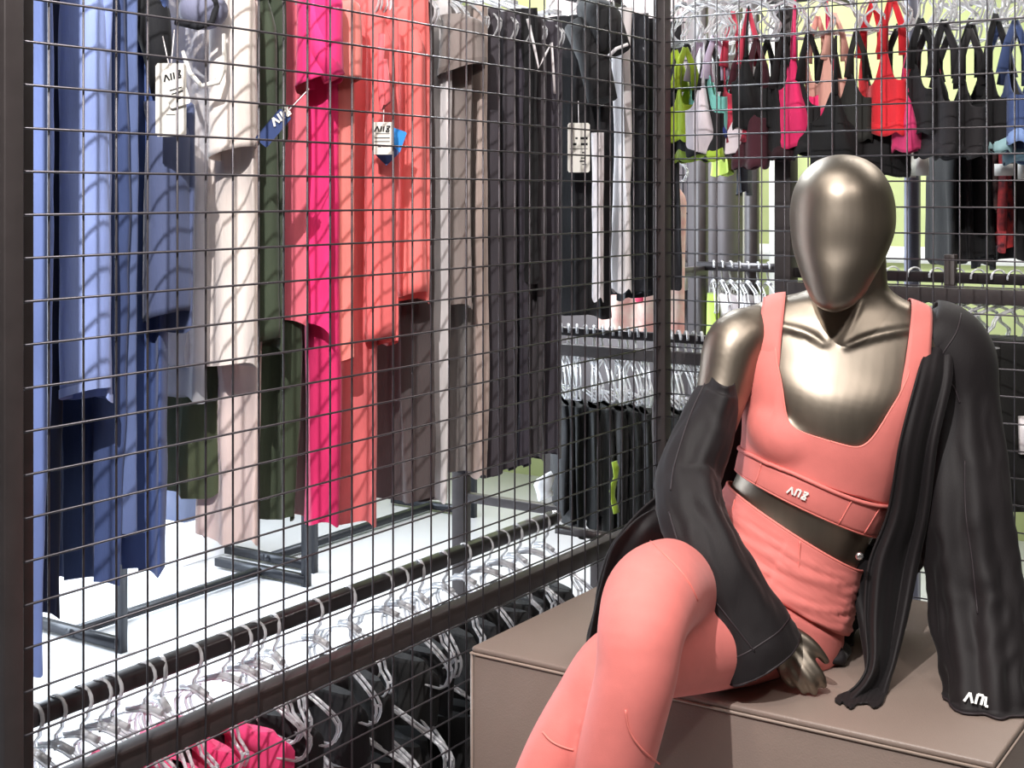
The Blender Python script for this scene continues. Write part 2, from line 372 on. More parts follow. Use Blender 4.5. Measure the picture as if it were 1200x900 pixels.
# ------------------------------------------------------------------ long garments on the high rail
def hem_ring(rows, k0=-1, grow=.002):
    m = MB(); a = rows[k0]; b = rows[k0-1 if k0 < 0 else k0+1]
    c = sum((Vector(p) for p in a), Vector())/len(a)
    out = []
    for q, z in ((grow, 0.0), (grow, .012)):
        out.append([Vector(p)+(Vector(p)-c).normalized()*q+Vector((0, 0, z-.001)) for p in a])
    return m.grid(out, True)
def short_label(t):
    return ' '.join(t.split()[:16]).rstrip(',')
def garment(name, label, cat, rgb, u, vb, near=-.2, kind='legging', width=.2, th=.015, fold=.006, nf=2.6,
            sleeve=None, vt=None, hem=None, tagp=None, alpha=1.0, material=None, seed=None, hang=True, zt=None, tilt=0, collar=None):
    y, D = on_x(u-(7 if sleeve else 2), near); zb = zof(vb, D); zt = zt or (zof(vt, D) if vt is not None else 1.80)
    sd = seed if seed is not None else u*.37
    m = material or fabric(rgb, alpha=alpha)
    th_ = th
    t = thing(name, label, cat, (near-width/2, y+th_, zb), 0, None); O = Vector(t.location)
    NR, NC = 56, 40; rows = []
    for j in range(NR+1):
        h = j/NR; z = zt+(zb-zt)*h
        if kind == 'legging': W = .5*width*(1-.42*sm(.25, 1, h))*(1+.04*math.sin(h*9+sd)); nr = near-.012*sm(.3, 1, h)
        elif kind == 'top': W = .5*width*(.35+.65*sm(0, .10, h))*(1+.05*h); nr = near-.10*(1-sm(-.02, .10, h))
        else: W = .5*width; nr = near
        nr += .006*nz(sd, h*3, 1)
        xc = nr-W; row = []
        for k in range(NC):
            q = 2*math.pi*k/NC
            cx_ = math.copysign(abs(math.cos(q))**.75, math.cos(q)); x = xc+W*cx_
            sx = (near-x)/.1
            A = fold*(.35+.65*sm(.02, .4, h))
            fq = math.sin(math.pi*nf*1.25*(near-x)/.2+sd+1.1*nz(sd, z*1.3, 3)); dy = 1.5*A*(2*abs(fq)**.75-1.2) + .5*fold*nz(x*30, z*2.5, sd)+.35*fold*nz(x*14, z*14, sd+7)
            T = th_*(1+.25*nz(sd, z*2.2, sx))*(1 if kind != 'legging' else (1.1-.25*h))
            zz = z + (.006*math.sin(3*q+sd) if j == NR else 0) + tilt*(near-x)*h
            row.append(Vector((x, y+th_+dy+T*math.sin(q), zz))-O)
        rows.append(row)
    MB().grid(rows, True, True, False).build('body', m, t)
    if hem: hem_ring(rows).build('hem', fabric(hem), t)
    if kind == 'legging' and zt < 1.79:
        pass
    if sleeve:
        vs, rad, off = sleeve; zs = zof(vs, D)
        sr = []; z0 = zt-.03
        for j in range(31):
            h = j/30; z = z0+(zs-z0)*h
            rr = rad*(.75+.35*sm(0, .2, h)+.1*h)
            cx_, cy_ = near+off-.02*(1-sm(0, .15, h))+.004*nz(sd, z*4, 5), y-.006
            row = []
            for k in range(22):
                q = 2*math.pi*k/22
                a_ = rr*(1+.10*math.sin(3*q+sd+z*3)+.10*nz(math.cos(q)*2, math.sin(q)*2, z*9+sd))
                row.append(Vector((cx_+a_*.85*math.cos(q), cy_+a_*math.sin(q)*.8, z+.25*rr*math.cos(q)*h))-O)
            sr.append(row)
        MB().grid(sr, True, True, False).build('sleeve', m, t, solid=.0015)
        if hem: hem_ring(sr).build('cuff', fabric(hem), t)
    if hang:
        hanger((-.35, y+th_, 1.90), 0, short_label('hanger for the '+label), 'hangers on the high rail')
    return t, O, y, D
def hang_tag(parent, O, u, v, D, wpx, hpx, m=M_card, roll=0, lines=(), logo=True, label='white swing tag', string=True):
    """card facing the aisle, at depth D"""
    c = P(u, v, D); w_, h_ = wpx/F*D/2, hpx/F*D/2
    S = RT*math.cos(roll)+UP*math.sin(roll); U = UP*math.cos(roll)-RT*math.sin(roll)
    pts = []
    for sx, sy in ((-1, -1), (1, -1), (1, 1), (-1, 1)):
        for a in (0, 1):
            kx, ky = (1, .92) if (a ^ (sx*sy > 0)) else (.86, 1)
            pts.append(c+S*(sx*w_*kx)+U*(sy*h_*ky)-O)
    o = MB().poly(pts, FW*.0012).build('hang_tag', m, parent, smooth=False); o['label'] = label
    if string: MB().tube([c+U*h_*.85-O, c+U*(h_+.05)+FW*.02-O], .0009, 5).build('tag_string', M_whitep, parent)
    f = MB()
    if logo: glyphs(f, c+U*h_*.74-S*w_*.82-O, S, U, h_*.34, 'AIIZ', -FW*.0006)
    for (x0, x1, yy, t_) in lines:
        a = c+S*w_*x0+U*h_*yy-O; b = c+S*w_*x1+U*h_*yy-O
        f.poly([a-U*h_*t_, b-U*h_*t_, b+U*h_*t_, a+U*h_*t_], -FW*.0005)
    if f.f: f.build('print', M_ink, o, smooth=False)
    return o
def glyphs(m, o, S, U, h, text, th, bold=.26):
    """angular italic lettering built of strokes, from origin o (top left)"""
    G = {'A': ([((0, 0), (.5, 1)), ((.5, 1), (.82, 0))], 1.12), 'I': ([((0, 0), (.15, 1))], .45),
         'P': ([((0, 0), (.15, 1)), ((.15, 1), (.7, 1)), ((.7, 1), (.55, 0))], .95),
         'L': ([((0, 0), (0, .95)), ((0, 0), (.3, 0)), ((.45, 1), (.65, .7))], .7),
         'Z': ([((.15, 1), (.8, 1)), ((.8, 1), (.0, .0)), ((0, 0), (.65, 0)), ((.2, .75), (.65, .15))], .9)}
    x = 0
    for ch in text:
        if ch not in G: x += .4; continue
        st, ad = G[ch]
        for (a, b) in st:
            A = o+S*((x+a[0])*h)+U*((a[1]-1)*h); B = o+S*((x+b[0])*h)+U*((b[1]-1)*h)
            d = (B-A); L = d.length; d.normalize(); n_ = d.cross(th.normalized())*h*bold*.5
            m.poly([A-n_, B-n_, B+n_, A+n_], th)
        x += ad
    return m
def word(parent, name, text, o, S, U, h, th, m):
    cu = bpy.data.curves.new('t', 'FONT'); cu.body = text; cu.size = h; cu.extrude = .0002
    ob = bpy.data.objects.new('t', cu); C.objects.link(ob)
    me = bpy.data.meshes.new_from_object(ob.evaluated_get(bpy.context.evaluated_depsgraph_get())); bpy.data.objects.remove(ob)
    N = S.cross(U)
    me.transform(Matrix(((S.x, U.x, N.x, o.x), (S.y, U.y, N.y, o.y), (S.z, U.z, N.z, o.z), (0, 0, 0, 1))))
    return link(name, me, m, parent)

LB1, LB2, SLATE, BLUE, NAVY, NIGHT = (142, 160, 216), (118, 138, 198), (92, 108, 152), (72, 92, 146), (62, 78, 122), (36, 42, 62)
CREAM, CREAM2, OLIVE, OLIVE2, MAG = (238, 224, 216), (226, 206, 200), (58, 68, 52), (72, 80, 56), (238, 48, 122)
SAL, COR, CHAR, GREY, LGREY, BLK = (240, 136, 128), (232, 104, 108), (78, 70, 70), (134, 124, 120), (214, 208, 208), (44, 41, 50)
garment('leggings', 'light periwinkle blue leggings hanging nearest the left post, longest of the row', 'leggings', LB2, 48, 795, -.20, width=.14)
garment('leggings', 'near-black navy leggings squeezed behind the leftmost periwinkle leggings', 'leggings', NIGHT, 62, 728, -.25, width=.2)
garment('jacket', 'pale periwinkle jacket with straight hem and wide sleeve, at the left post', 'jacket', LB1, 127, 470, -.185, 'top', .24, .017, sleeve=(462, .034, -.030), hem=(150, 168, 222))
garment('leggings', 'navy blue wide leggings showing below the pale periwinkle jacket', 'leggings', NAVY, 131, 690, -.215, width=.26, th=.022, fold=.009)
garment('long_sleeve_top', 'slate blue long top right of the pale periwinkle jacket', 'top', SLATE, 150, 625, -.22, 'straight', .22)
garment('leggings', 'mid blue leggings with a dangling zip pull, left of the cream jacket', 'leggings', BLUE, 186, 678, -.215, width=.24, th=.02, fold=.009)
t, O, y, D = garment('jacket', 'short greyish navy jacket with black collar between blue leggings and cream jacket', 'jacket', (80, 90, 124), 222, 388, -.185, 'top', .26, .018, sleeve=(372, .035, -.03), vt=95)
MB().tube([P(168, -20, D+.04)-O, P(176, 20, D+.02)-O, P(184, 60, D)-O, P(180, 110, D)-O], [.03, .03, .022, .004], 10).build('collar', fabric((30, 32, 42)), t)
garment('leggings', 'olive green leggings seen low in the gap left of the cream leggings', 'leggings', OLIVE2, 240, 585, -.30, 'straight', .2, th=.03, fold=.008)
t, O, y, D = garment('jacket', 'cream white zip jacket with turned-down collar and two white swing tags', 'jacket', CREAM, 297, 432, -.175, 'top', .30, .022, fold=.008, sleeve=(180, .036, -.025))
MB().tube([P(214, 60, D-.05)-O, P(222, 85, D-.06)-O, P(236, 101, D-.06)-O, P(255, 96, D-.06)-O, P(263, 80, D-.05)-O, P(262, 40, D-.04)-O], [.003, .0035, .004, .005, .004, .003], 8).build('collar_piping', fabric((245, 236, 228)), t)
MB().ell(P(238, 12, D-.05)-O, (RT*.038, FW*.03, UP*.03)).build('hood', fabric((120, 122, 146)), t)
MB().tube([P(206, 26, D-.07)-O, P(232, 32, D-.08)-O, P(248, 26, D-.08)-O, P(253, 8, D-.07)-O, P(246, -20, D-.07)-O], .005, 7).build('hood_edge', fabric((34, 36, 48)), t)
for (uu, vv, rl, wp, hp, dd) in ((200, 117, 0, 36, 86, -.06), (205, 102, R(17), 25, 46, -.075)):
    hang_tag(t, O, uu, vv, 1.96+dd*.3, wp, hp, roll=rl, logo=hp < 50, lines=[(-.6, .6, -.1, .03), (-.5, .6, -.3, .03), (-.2, .5, -.6, .05)] if hp < 50 else [(-.3, .3, -.4, .01)])
o = hang_tag(t, O, 320, 150, D-.05, 18, 46, M_navycard, roll=R(-40), logo=False, label='navy blue swing tag', lines=[])
f_ = MB(); glyphs(f_, P(316, 141, D-.052)-O, RT*.77+UP*.64, UP*.77-RT*.64, .012, 'AIIZ', -FW*.0006); f_.build('print', M_card, o, smooth=False)
garment('garment_bag', 'sheer clear garment bag corner hanging below the greyish navy jacket', 'bag', (225, 225, 232), 236, 470, -.26, 'straight', .16, alpha=.45)
garment('leggings', 'cream leggings hanging below the cream jacket', 'leggings', CREAM2, 297, 642, -.215, width=.22, th=.02, fold=.009)
garment('long_sleeve_top', 'dark olive green top with slanted hem, right of the cream jacket', 'top', OLIVE, 333, 412, -.195, 'straight', .24, sleeve=(400, .02, -.02))
garment('leggings', 'dark olive green leggings under the dark olive top', 'leggings', (56, 66, 48), 346, 612, -.22, width=.26, th=.022, fold=.01)
garment('leggings', 'thin rose pink leggings strip between olive and magenta clothes', 'leggings', (232, 110, 128), 352, 380, -.205, 'straight', .2)
garment('leggings', 'sheer grey mesh leggings hanging below the magenta jacket', 'leggings', (138, 126, 122), 374, 606, -.245, 'straight', .2, alpha=.93)
t, O, y, D = garment('jacket', 'hot magenta pink jacket with cropped sleeve', 'jacket', MAG, 384, 392, -.185, 'top', .22, .016, fold=.008, sleeve=(97, .04, .005), tilt=.35)
MB().tube([P(372, 0, D-.02)-O, P(376, 60, D-.03)-O, P(392, 92, D-.03)-O], [.02, .018, .02], 9).build('cuff_fold', fabric(MAG), t)
garment('leggings', 'hot magenta pink leggings hanging longest, behind the magenta jacket', 'leggings', (226, 44, 110), 386, 618, -.205, 'straight', .07, th=.018)
garment('tee', 'salmon pink tee with side sleeve, right of the magenta jacket', 'tee', SAL, 412, 424, -.19, 'top', .22, sleeve=(98, .035, -.01))
garment('leggings', 'dusty rose leggings under the salmon tees', 'leggings', (222, 112, 114), 434, 618, -.21, 'straight', .2, th=.02, fold=.009)
t, O, y, D = garment('jacket', 'coral zip jacket carrying a white swing tag and a blue card', 'jacket', (236, 112, 112), 464, 404, -.185, 'top', .22, sleeve=(398, .026, -.02))
MB().tube([P(447, 40, D-.05)-O, P(445, 90, D-.06)-O, P(448, 128, D-.06)-O, P(455, 118, D-.06)-O, P(450, 70, D-.05)-O], .006, 7).build('drawcord', fabric((214, 96, 104)), t)
o = hang_tag(t, O, 463, 164, D-.03, 20, 26, M_blue, roll=R(-20), logo=False, label='bright blue card', string=False)
o = hang_tag(t, O, 452, 178, D-.045, 22, 24, M_navycard, roll=R(45), logo=False, label='navy card behind the white tag', string=False)
o = hang_tag(t, O, 449, 162, D-.07, 25, 38, logo=True, label='white swing tag with black lettering', lines=[(-.7, .6, .28, .02), (-.8, .6, .02, .03), (-.85, .6, -.2, .025), (-.5, -.2, -.5, .05), (-.1, .5, -.5, .03)])
garment('long_sleeve_top', 'bright coral long top with short straight hem, right of the tagged coral jacket', 'top', (240, 122, 118), 502, 354, -.19, 'straight', .20, .018, sleeve=(346, .026, -.02))
garment('leggings', 'charcoal marl wide trousers hanging under the coral tops', 'trousers', CHAR, 498, 590, -.215, 'straight', .24, th=.022, fold=.012, nf=2.0)
garment('tee', 'warm grey tee with dark sleeve opening, right of the coral tops', 'tee', GREY, 553, 360, -.19, 'top', .24, .018, sleeve=(84, .045, -.004), hem=(120, 110, 106))
garment('leggings', 'white leggings showing as a narrow strip below the warm grey tee', 'leggings', LGREY, 526, 590, -.215, 'legging', .14)
garment('leggings', 'mid grey leggings hanging behind the white leggings strip', 'leggings', (112, 104, 100), 551, 556, -.225, 'straight', .22, th=.02)
garment('leggings', 'narrow beige leggings strip between grey tee and black leggings', 'leggings', (176, 158, 150), 568, 560, -.20, 'straight', .05)
for i, (u, vb) in enumerate(((582, 560), (600, 552), (617, 548), (636, 540), (655, 536))):
    garment('leggings', ['black leggings directly right of the narrow beige strip', 'second pair of black leggings right of the beige strip', 'third pair of black leggings right of the beige strip',
            'fourth pair of black leggings right of the beige strip, open zip collar above', 'black leggings directly left of the black piped tee'][i], 'leggings',
            (63+2*(i % 2), 58+2*(i % 2), 64+2*(i % 3)), u, vb, -.20-.004*(i % 3), 'straight', .2, th=.017, fold=.008, nf=3+.4*i)
t, O, y, D = garment('jacket', 'black half-zip jacket with white zip edge, left of the white tag', 'jacket', (42, 40, 47), 628, 330, -.185, 'straight', .18, vt=8)
MB().tube([P(618, 22, D-.05)-O, P(626, 55, D-.05)-O, P(631, 80, D-.05)-O, P(640, 62, D-.05)-O, P(646, 50, D-.05)-O, P(650, 110, D-.04)-O], .003, 6).build('zip_edge', M_whitep, t)
t, O, y, D = garment('tee', 'black tee with thin white sleeve piping and a long white swing tag', 'tee', (40, 38, 45), 712, 372, -.185, 'straight', .26, .022, fold=.010, vt=14, sleeve=None)
for (ua, va, ub, vb, rr) in ((690, 6, 720, 60, .05), (676, 30, 706, 118, .045)):
    MB().tube([P(ua, va, D-.01)-O, P((ua+ub)/2+4, (va+vb)/2-8, D-.05)-O, P(ub, vb, D-.07)-O], [rr*.7, rr*.8, rr*.75], 14).build('sleeve', fabric((42, 40, 47)), t)
MB().tube([P(713, 66, D-.13)-O, P(722, 57, D-.135)-O, P(735, 52, D-.12)-O], .004, 7).build('cuff_piping', M_whitep, t)
hang_tag(t, O, 678, 173, D-.06, 26, 58, logo=False, label='long white swing tag', lines=[(-.3, -.1, .38, .04), (.15, .8, .38, .05), (-.5, -.2, .14, .05), (.2, .8, .14, .05), (-.8, .8, -.05, .012), (.3, .6, -.2, .03), (.2, .6, -.42, .02), (.1, .5, -.55, .03), (.3, .7, -.68, .02)])
garment('leggings', 'white trousers panel hanging right of the black piped tee', 'trousers', (232, 224, 224), 738, 342, -.19, 'straight', .05, .016, vt=8)
garment('leggings', 'narrow white strap cloth below the long white swing tag', 'trousers', (222, 214, 216), 706, 352, -.16, 'straight', .03, .010, vt=155, hang=False, seed=4)
for i, (u, vb) in enumerate(((757, 345), (776, 343), (797, 338))):
    garment('leggings', ['black track trousers right of the white trousers panel, left of the corner post', 'black track trousers seen behind the corner post', 'dark grey leggings, last of the row, right of the corner post'][i], 'trousers',
            ((44, 44, 52), (40, 38, 46), (54, 50, 56))[i], u, vb, -.19, 'straight', .19, th=.02, fold=.009, nf=3.1, vt=(14, 20, 24)[i], tilt=-.2 if i == 2 else 0)
# floral tee far behind the corner post
xF, DF = on_y(752, 1.0)
ft = thing('tee', 'peach tee with pink floral print far behind the corner post', 'tee', (xF, 1.0, zof(388, DF)))
rows = []
for j in range(25):
    z = 1.5-(1.5-zof(389, DF))*j/24; W = .145*(.5+.5*sm(0, .2, j/24))
    rows.append([Vector((W*math.cos(q), .05*math.sin(q)+.012*math.sin(9*math.cos(q)+j*.1), z-zof(388, DF))) for q in [2*math.pi*k/40 for k in range(40)]])
MB().grid(rows).build('body', patterned('floral', (240, 214, 198), (232, 168, 158), 22), ft)
MB().ell((.02, -.055, .10), (Vector((.014, 0, 0)), Vector((0, .004, 0)), Vector((0, 0, .012)))).build('flower_print', fabric((226, 70, 104)), ft)
hanger((xF, 1.0, 1.62), R(0), 'white hanger holding the peach floral tee', 'far hangers')
MB().tube([(-.6, 1.0, 1.62), (.3, 1.0, 1.62)], .0125, 10).build('hang_rail', M_rail, tag(bpy.data.objects.new('wall_rail', None), 'short dark rail carrying the peach floral tee', 'rail'))
C.objects.link(bpy.data.objects['wall_rail'])
# ------------------------------------------------------------------ low rail with hangers
random.seed(5)
us = [40, 66, 96, 118, 132, 170, 190, 228, 262, 285, 300, 322, 370, 410, 452, 470, 492, 520, 545, 568, 588, 606, 622, 638]
lowc = {5: (232, 54, 112), 6: (238, 60, 120), 7: (226, 56, 112), 8: (236, 66, 124), 1: (74, 78, 58), 3: (40, 38, 42), 10: (44, 42, 46)}
lowc.update({k: (30+3*(k % 3), 28+3*(k % 3), 33) for k in range(12, 24)})
def sheet_garment(t, mat_, w0, w1, z0, z1, th=.016, sd=0, n=16, open_top=False):
    rows = []
    for j in range(n+1):
        h = j/n; z = z0+(z1-z0)*h; W = w0+(w1-w0)*sm(0, .25, h)
        rows.append([Vector((W*math.copysign(abs(math.cos(q))**.8, math.cos(q)), th*(1+.3*nz(sd, h*3, 0))*math.sin(q)+.008*math.sin(7*math.cos(q)+sd+2*h)*h, z+.008*math.sin(2*q+sd)*h)) for q in [2*math.pi*k/28 for k in range(28)]])
    return MB().grid(rows, True, True, False).build('body', mat_, t)
def rail_y(u, x0=-.2):
    return on_x(u, x0)[0]
for i, u in enumerate(us):
    y = rail_y(u); rz = R(random.uniform(-26, 16))
    hanger((-.201, y, .722), rz, 'clear plastic hanger on the low rail, %s from the left post' % ORD[i], 'clear hangers on the low rail', HBs if i % 2 else HB)
    if i in lowc:
        c = lowc[i]; nm = 'pink' if c[0] > 200 else ('olive' if c[0] == 74 else ('grey' if c[0] > 80 else 'black'))
        t = thing('shorts', '%s folded shorts under the %s clear hanger of the low rail' % (nm, ORD[i]), 'shorts', (-.201, y, .45), rz)
        sheet_garment(t, fabric(c), .09, .125, .15, .04, .014, i)
        if nm == 'pink':
            MB().tube([(-.06, 0, .12), (-.03, -.015, .16), (.03, -.015, .155), (.07, 0, .12)], .014, 8).build('waistband', fabric(c), t)
MB().box(-.214, -.188, -1.60, -.11, .567, .592).build('hang_rail', M_rail, rackL, off=OL, bevel=.006)
for i, u in enumerate((100, 135, 165, 200, 232, 262, 292, 322, 350, 380, 408, 436, 464, 492, 518, 542, 566, 588, 610)):
    y = rail_y(u); rz = R(random.uniform(-30, 22))
    hanger((-.201, y, .58), rz, 'clear plastic hanger on the hidden lower rail, %s from the left post' % ORD[i], 'clear hangers on the lower rail', HBw)
    c, nm = ((240, 70, 130), 'pink') if i in (4, 5, 6, 7) else (((150, 140, 136), 'grey') if i in (2, 9) else (((96, 98, 72), 'olive') if i in (0, 8) else ((30+3*(i % 3), 28+3*(i % 3), 33), 'black')))
    t = thing('top', '%s top hanging below the low cross bar, %s from the left post' % (nm, ORD[i]), 'top', (-.201, y, .05), rz)
    sheet_garment(t, fabric(c), .10, .135, .41, 0, .017, i)
# ------------------------------------------------------------------ middle rack: hangers, black clothes
random.seed(9)
for i, u in enumerate((657, 666, 676, 686, 696, 706, 716, 726, 736, 746, 756, 786, 795, 804, 813, 822, 832)):
    x, D = on_y(u, YB); rz = R(90+random.uniform(30, 48))
    hanger((x, YB, zr+.014), rz, 'clear plastic hanger on the middle black-clothes rack, %s from the left' % ORD[i], 'clear hangers on the middle rack', HB, M_whitep if i % 3 == 1 else M_clear, M_whitep)
    t = thing('shorts', 'black shorts on the middle rack, %s from the left' % ORD[i], 'shorts', (x, YB, zr-.42), rz)
    sheet_garment(t, fabric((30+2*(i % 4), 29+2*(i % 3), 34)), .10, .14, .25, -.02-.03*(i % 3), .016, i)
for (u, v0, v1, c, nm) in ((722, 540, 600, (150, 176, 52), 'lime strap hanging among black clothes, low on the middle rack'), (778, 462, 545, (150, 178, 60), 'crumpled lime top right of the corner post, middle rack'),
                           (640, 556, 583, (238, 236, 238), 'white paper label card low behind the black leggings')):
    x, D = on_y(u, YB-.13)
    z0, z1 = zof(v0, D), zof(v1, D); t = thing('strap' if 'strap' in nm else ('top' if 'top' in nm else 'card'), nm, 'card' if 'card' in nm else 'top', (x, YB-.14, z1))
    w_ = .012 if 'card' not in nm else .024
    MB().tube([Vector((.006*math.sin(q*1.1), 0, (z0-z1)*(1-q/7))) for q in range(8)], [w_*(1+.15*math.sin(q*2.2)) for q in range(8)], 10, flat=.4).build('body', fabric(c), t)
# ------------------------------------------------------------------ far lime and grey tops
for i, u in enumerate((836, 846, 856, 866, 876, 888, 900)):
    x, D = on_y(u, YF); rz = R(90+random.uniform(28, 44)); c = ((150, 172, 60), (206, 196, 196), (160, 150, 150), (212, 204, 204), (120, 112, 112), (196, 188, 186), (60, 56, 60))[i]
    hanger((x, YF, zf), rz, 'white hanger on the distant rail, %s from the left' % ORD[i], 'white hangers on the distant rail', HBs, M_whitep, M_whitep)
    t = thing('top', '%s top on the distant rail, %s from the left' % (('lime', 'pale grey', 'grey', 'white', 'dark grey', 'off-white', 'black')[i], ORD[i]), 'top', (x, YF, zf-.4), rz)
    sheet_garment(t, fabric(c), .05, .12, .31, -.02 if i else -.1, .02, i)
# ------------------------------------------------------------------ bras behind the rear grid
def bra(name, label, cat, rgb, u, vtop, vbot, rot, wd=.115, band=None, y0=.36, strap=None, material=None, strapl=.10, cup=1.0, neck=.07, hang=True, zh=1.80):
    x, D = on_y(u, y0); zt, zb = zof(vtop, D), zof(vbot, D)
    t = thing(name, label, cat, (x, y0, zb), rot); m = material or fabric(rgb)
    H = zt-zb; body = H*.62; N = 72; NR = 22; rows = []
    def top(q):
        xx = math.sin(q); ax = abs(xx); front = math.cos(q) > 0
        pk = math.exp(-((ax-.58)/.17)**2)
        return body*(.62+ (.38*pk)) - (neck*.25 if ax < .35 else 0)*math.exp(-(ax/.3)**2)*(1 if front else .4)
    for j in range(NR+1):
        h = j/NR; row = []
        for k in range(N):
            q = 2*math.pi*k/N; z = h*top(q)
            a = wd*(1+.05*h); b = .028+.006*math.sin(5*q+x*9)
            px, py = a*math.sin(q), -b*math.cos(q)
            if math.cos(q) > 0: py -= cup*.035*math.exp(-((abs(math.sin(q))-.5)/.3)**2)*math.exp(-((h-.5)/.38)**2)
            pz = z+.004*math.sin(6*q+x*20)*(1-h)
            row.append((px, py, pz))
        rows.append(row)
    MB().grid(rows, True).build('body', m, t, solid=.003)
    bm_ = fabric(band) if band else m; r2 = []
    for z, g in ((-.002, 1.02), (.010, 1.035), (.024, 1.02)):
        r2.append([(p[0]*g, p[1]*g, z+.004*math.sin(6*2*math.pi*k/N+x*20)) for k, p in enumerate(rows[0])])
    MB().grid(r2, True).build('band', bm_, t, solid=.002)
    sm_ = fabric(strap) if strap else m
    for s in (-1, 1):
        z0 = top(math.asin(.58))
        for f_ in (-1, 1):
            pts = [(s*wd*.58, f_*.028, z0-.012), (s*wd*.56, f_*.02, z0+(H-z0)*.5), (s*wd*.50, 0, H+.005)]
            MB().tube(pts, [.016, .009, .007], 6, flat=.35).build('strap', sm_, t)
    if hang: hanger((x, y0, 1.93), rot, short_label('hanger carrying the '+label), 'bra hangers', HBs, M_whitep if int(u) % 2 else M_clear)
    return t
BK = (36, 33, 38)
M_redpat = patterned('red_black_print', (226, 60, 88), (40, 24, 32), 34)
brs = [('lime sports bra with black cup lining, first right of the corner post', (170, 196, 50), 797, 60, 165, 50, dict(wd=.06)),
 ('black padded sports bra right of the lime one', (42, 40, 46), 818, 50, 188, 62, dict(wd=.09, band=(160, 190, 60))),
 ('teal trimmed sports bra with lilac strap and blue band', (128, 206, 196), 829, 45, 160, 55, dict(wd=.07, strap=(206, 190, 214), band=(44, 70, 150))),
 ('white sports bra with black band, left of the red printed one', (230, 218, 224), 847, 45, 182, 60, dict(wd=.085, band=BK, strap=(214, 208, 214))),
 ('red and black geometric printed sports bra', None, 868, 15, 165, 70, dict(wd=.05, material=M_redpat, cup=.5, strap=(222, 70, 96))),
 ('dark maroon sports bra below the red printed one', (70, 26, 38), 878, 50, 196, 55, dict(wd=.06)),
 ('black strappy sports bra left of the dark post', BK, 895, 10, 150, 66, dict(wd=.07)),
 ('black bra with red cup tip beside the dark post', (44, 40, 44), 908, 48, 186, 58, dict(wd=.06, band=(60, 20, 30))),
 ('black bra just right of the dark post', BK, 936, 40, 180, 60, dict(wd=.07)),
 ('hot pink sports bra with long pink strap, above the mannequin head', (238, 44, 108), 950, 0, 172, 62, dict(wd=.07)),
 ('peach strapped bra with pink band next to the hot pink one', (236, 176, 160), 968, 20, 142, 58, dict(wd=.06, band=(232, 50, 110))),
 ('dark olive black sports bra above the mannequin head', (50, 50, 46), 988, 40, 165, 64, dict(wd=.08)),
 ('black long bra right over the mannequin head', (30, 28, 32), 1008, 45, 205, 55, dict(wd=.11)),
 ('bright red sports bra with thin straps', (226, 38, 50), 1034, 0, 158, 46, dict(wd=.085, strapl=.14)),
 ('black racerback sports bra right of the red one', (40, 38, 42), 1066, 28, 158, 44, dict(wd=.10)),
 ('pink hemmed bra low between red and black bras', (226, 60, 120), 1079, 60, 176, 62, dict(wd=.06)),
 ('large charcoal sports bra with scoop neck', (52, 48, 54), 1096, 30, 182, 34, dict(wd=.11)),
 ('charcoal sports bra with wide band, right of the scoop neck one', (50, 46, 50), 1124, 40, 184, 40, dict(wd=.10)),
 ('black sports bra with mint band', (38, 36, 40), 1152, 22, 178, 52, dict(wd=.08, band=(150, 186, 190))),
 ('navy blue sports bra with light blue band', (66, 84, 130), 1180, 30, 168, 34, dict(wd=.09, band=(138, 166, 220))),
 ('dark navy sports bra with teal band at the right picture edge', (48, 62, 100), 1206, 30, 190, 40, dict(wd=.10, band=(90, 120, 136)))]
for i, (lb, c, u, v0, v1, ro, kw) in enumerate(brs):
    bra('sports_bra', lb, 'bra', c or BK, u, v0, v1, R(90+ro*(-1 if ro > 54 and i % 3 == 0 else 1)), y0=.36, **kw)
# second row: black one-pieces hanging behind
def drop(name, label, cat, m, u, v0, v1, y0, w0, w1, rot, th=.014, sd=0):
    x, D = on_y(u, y0); z0, z1 = zof(v0, D), zof(v1, D)
    t = thing(name, label, cat, (x, y0, z1), rot)
    sheet_garment(t, m, w0, w1, z0-z1, 0, th, sd, 24)
    hanger((x, y0, 1.93), rot, short_label('hanger carrying the '+label), 'second row hangers', HBs)
for i, (u, v1, c, w1) in enumerate(((1104, 308, (36, 34, 38), .10), (1121, 305, (46, 43, 48), .08), (1138, 300, (32, 30, 34), .09), (1152, 312, (58, 54, 58), .05), (1186, 306, (36, 34, 38), .09), (1204, 300, (50, 46, 50), .08))):
    drop('shorts', ['black cycling shorts nearest the blue grey post, second row', 'charcoal cycling shorts, second of the second row', 'black shorts, third of the second row', 'grey narrow shorts left of the red print',
         'black shorts right of the red print, second row', 'charcoal shorts at the right picture edge, second row'][i], 'shorts', fabric(c), u, 120, v1, .72, .05, w1, R(90+34+6*(i % 3)), sd=i)
drop('leggings', 'white and grey marbled narrow leggings left of the red floral print', 'leggings', patterned('marble_print', (214, 210, 200), (80, 78, 78), 30), 1163, 120, 246, .70, .03, .035, R(100), sd=3)
drop('leggings', 'red and black floral print leggings in the second row', 'leggings', patterned('red_floral', (206, 60, 60), (40, 32, 44), 40), 1177, 120, 292, .68, .04, .05, R(104), sd=5)
drop('shorts', 'dark navy shorts hanging left of the dark post, below the bras', 'shorts', fabric((40, 42, 60)), 872, 150, 226, .72, .07, .09, R(110), sd=8)
drop('top', 'lime hem showing below the white sports bra', 'top', fabric((164, 184, 62)), 846, 150, 204, .70, .06, .07, R(130), sd=8)
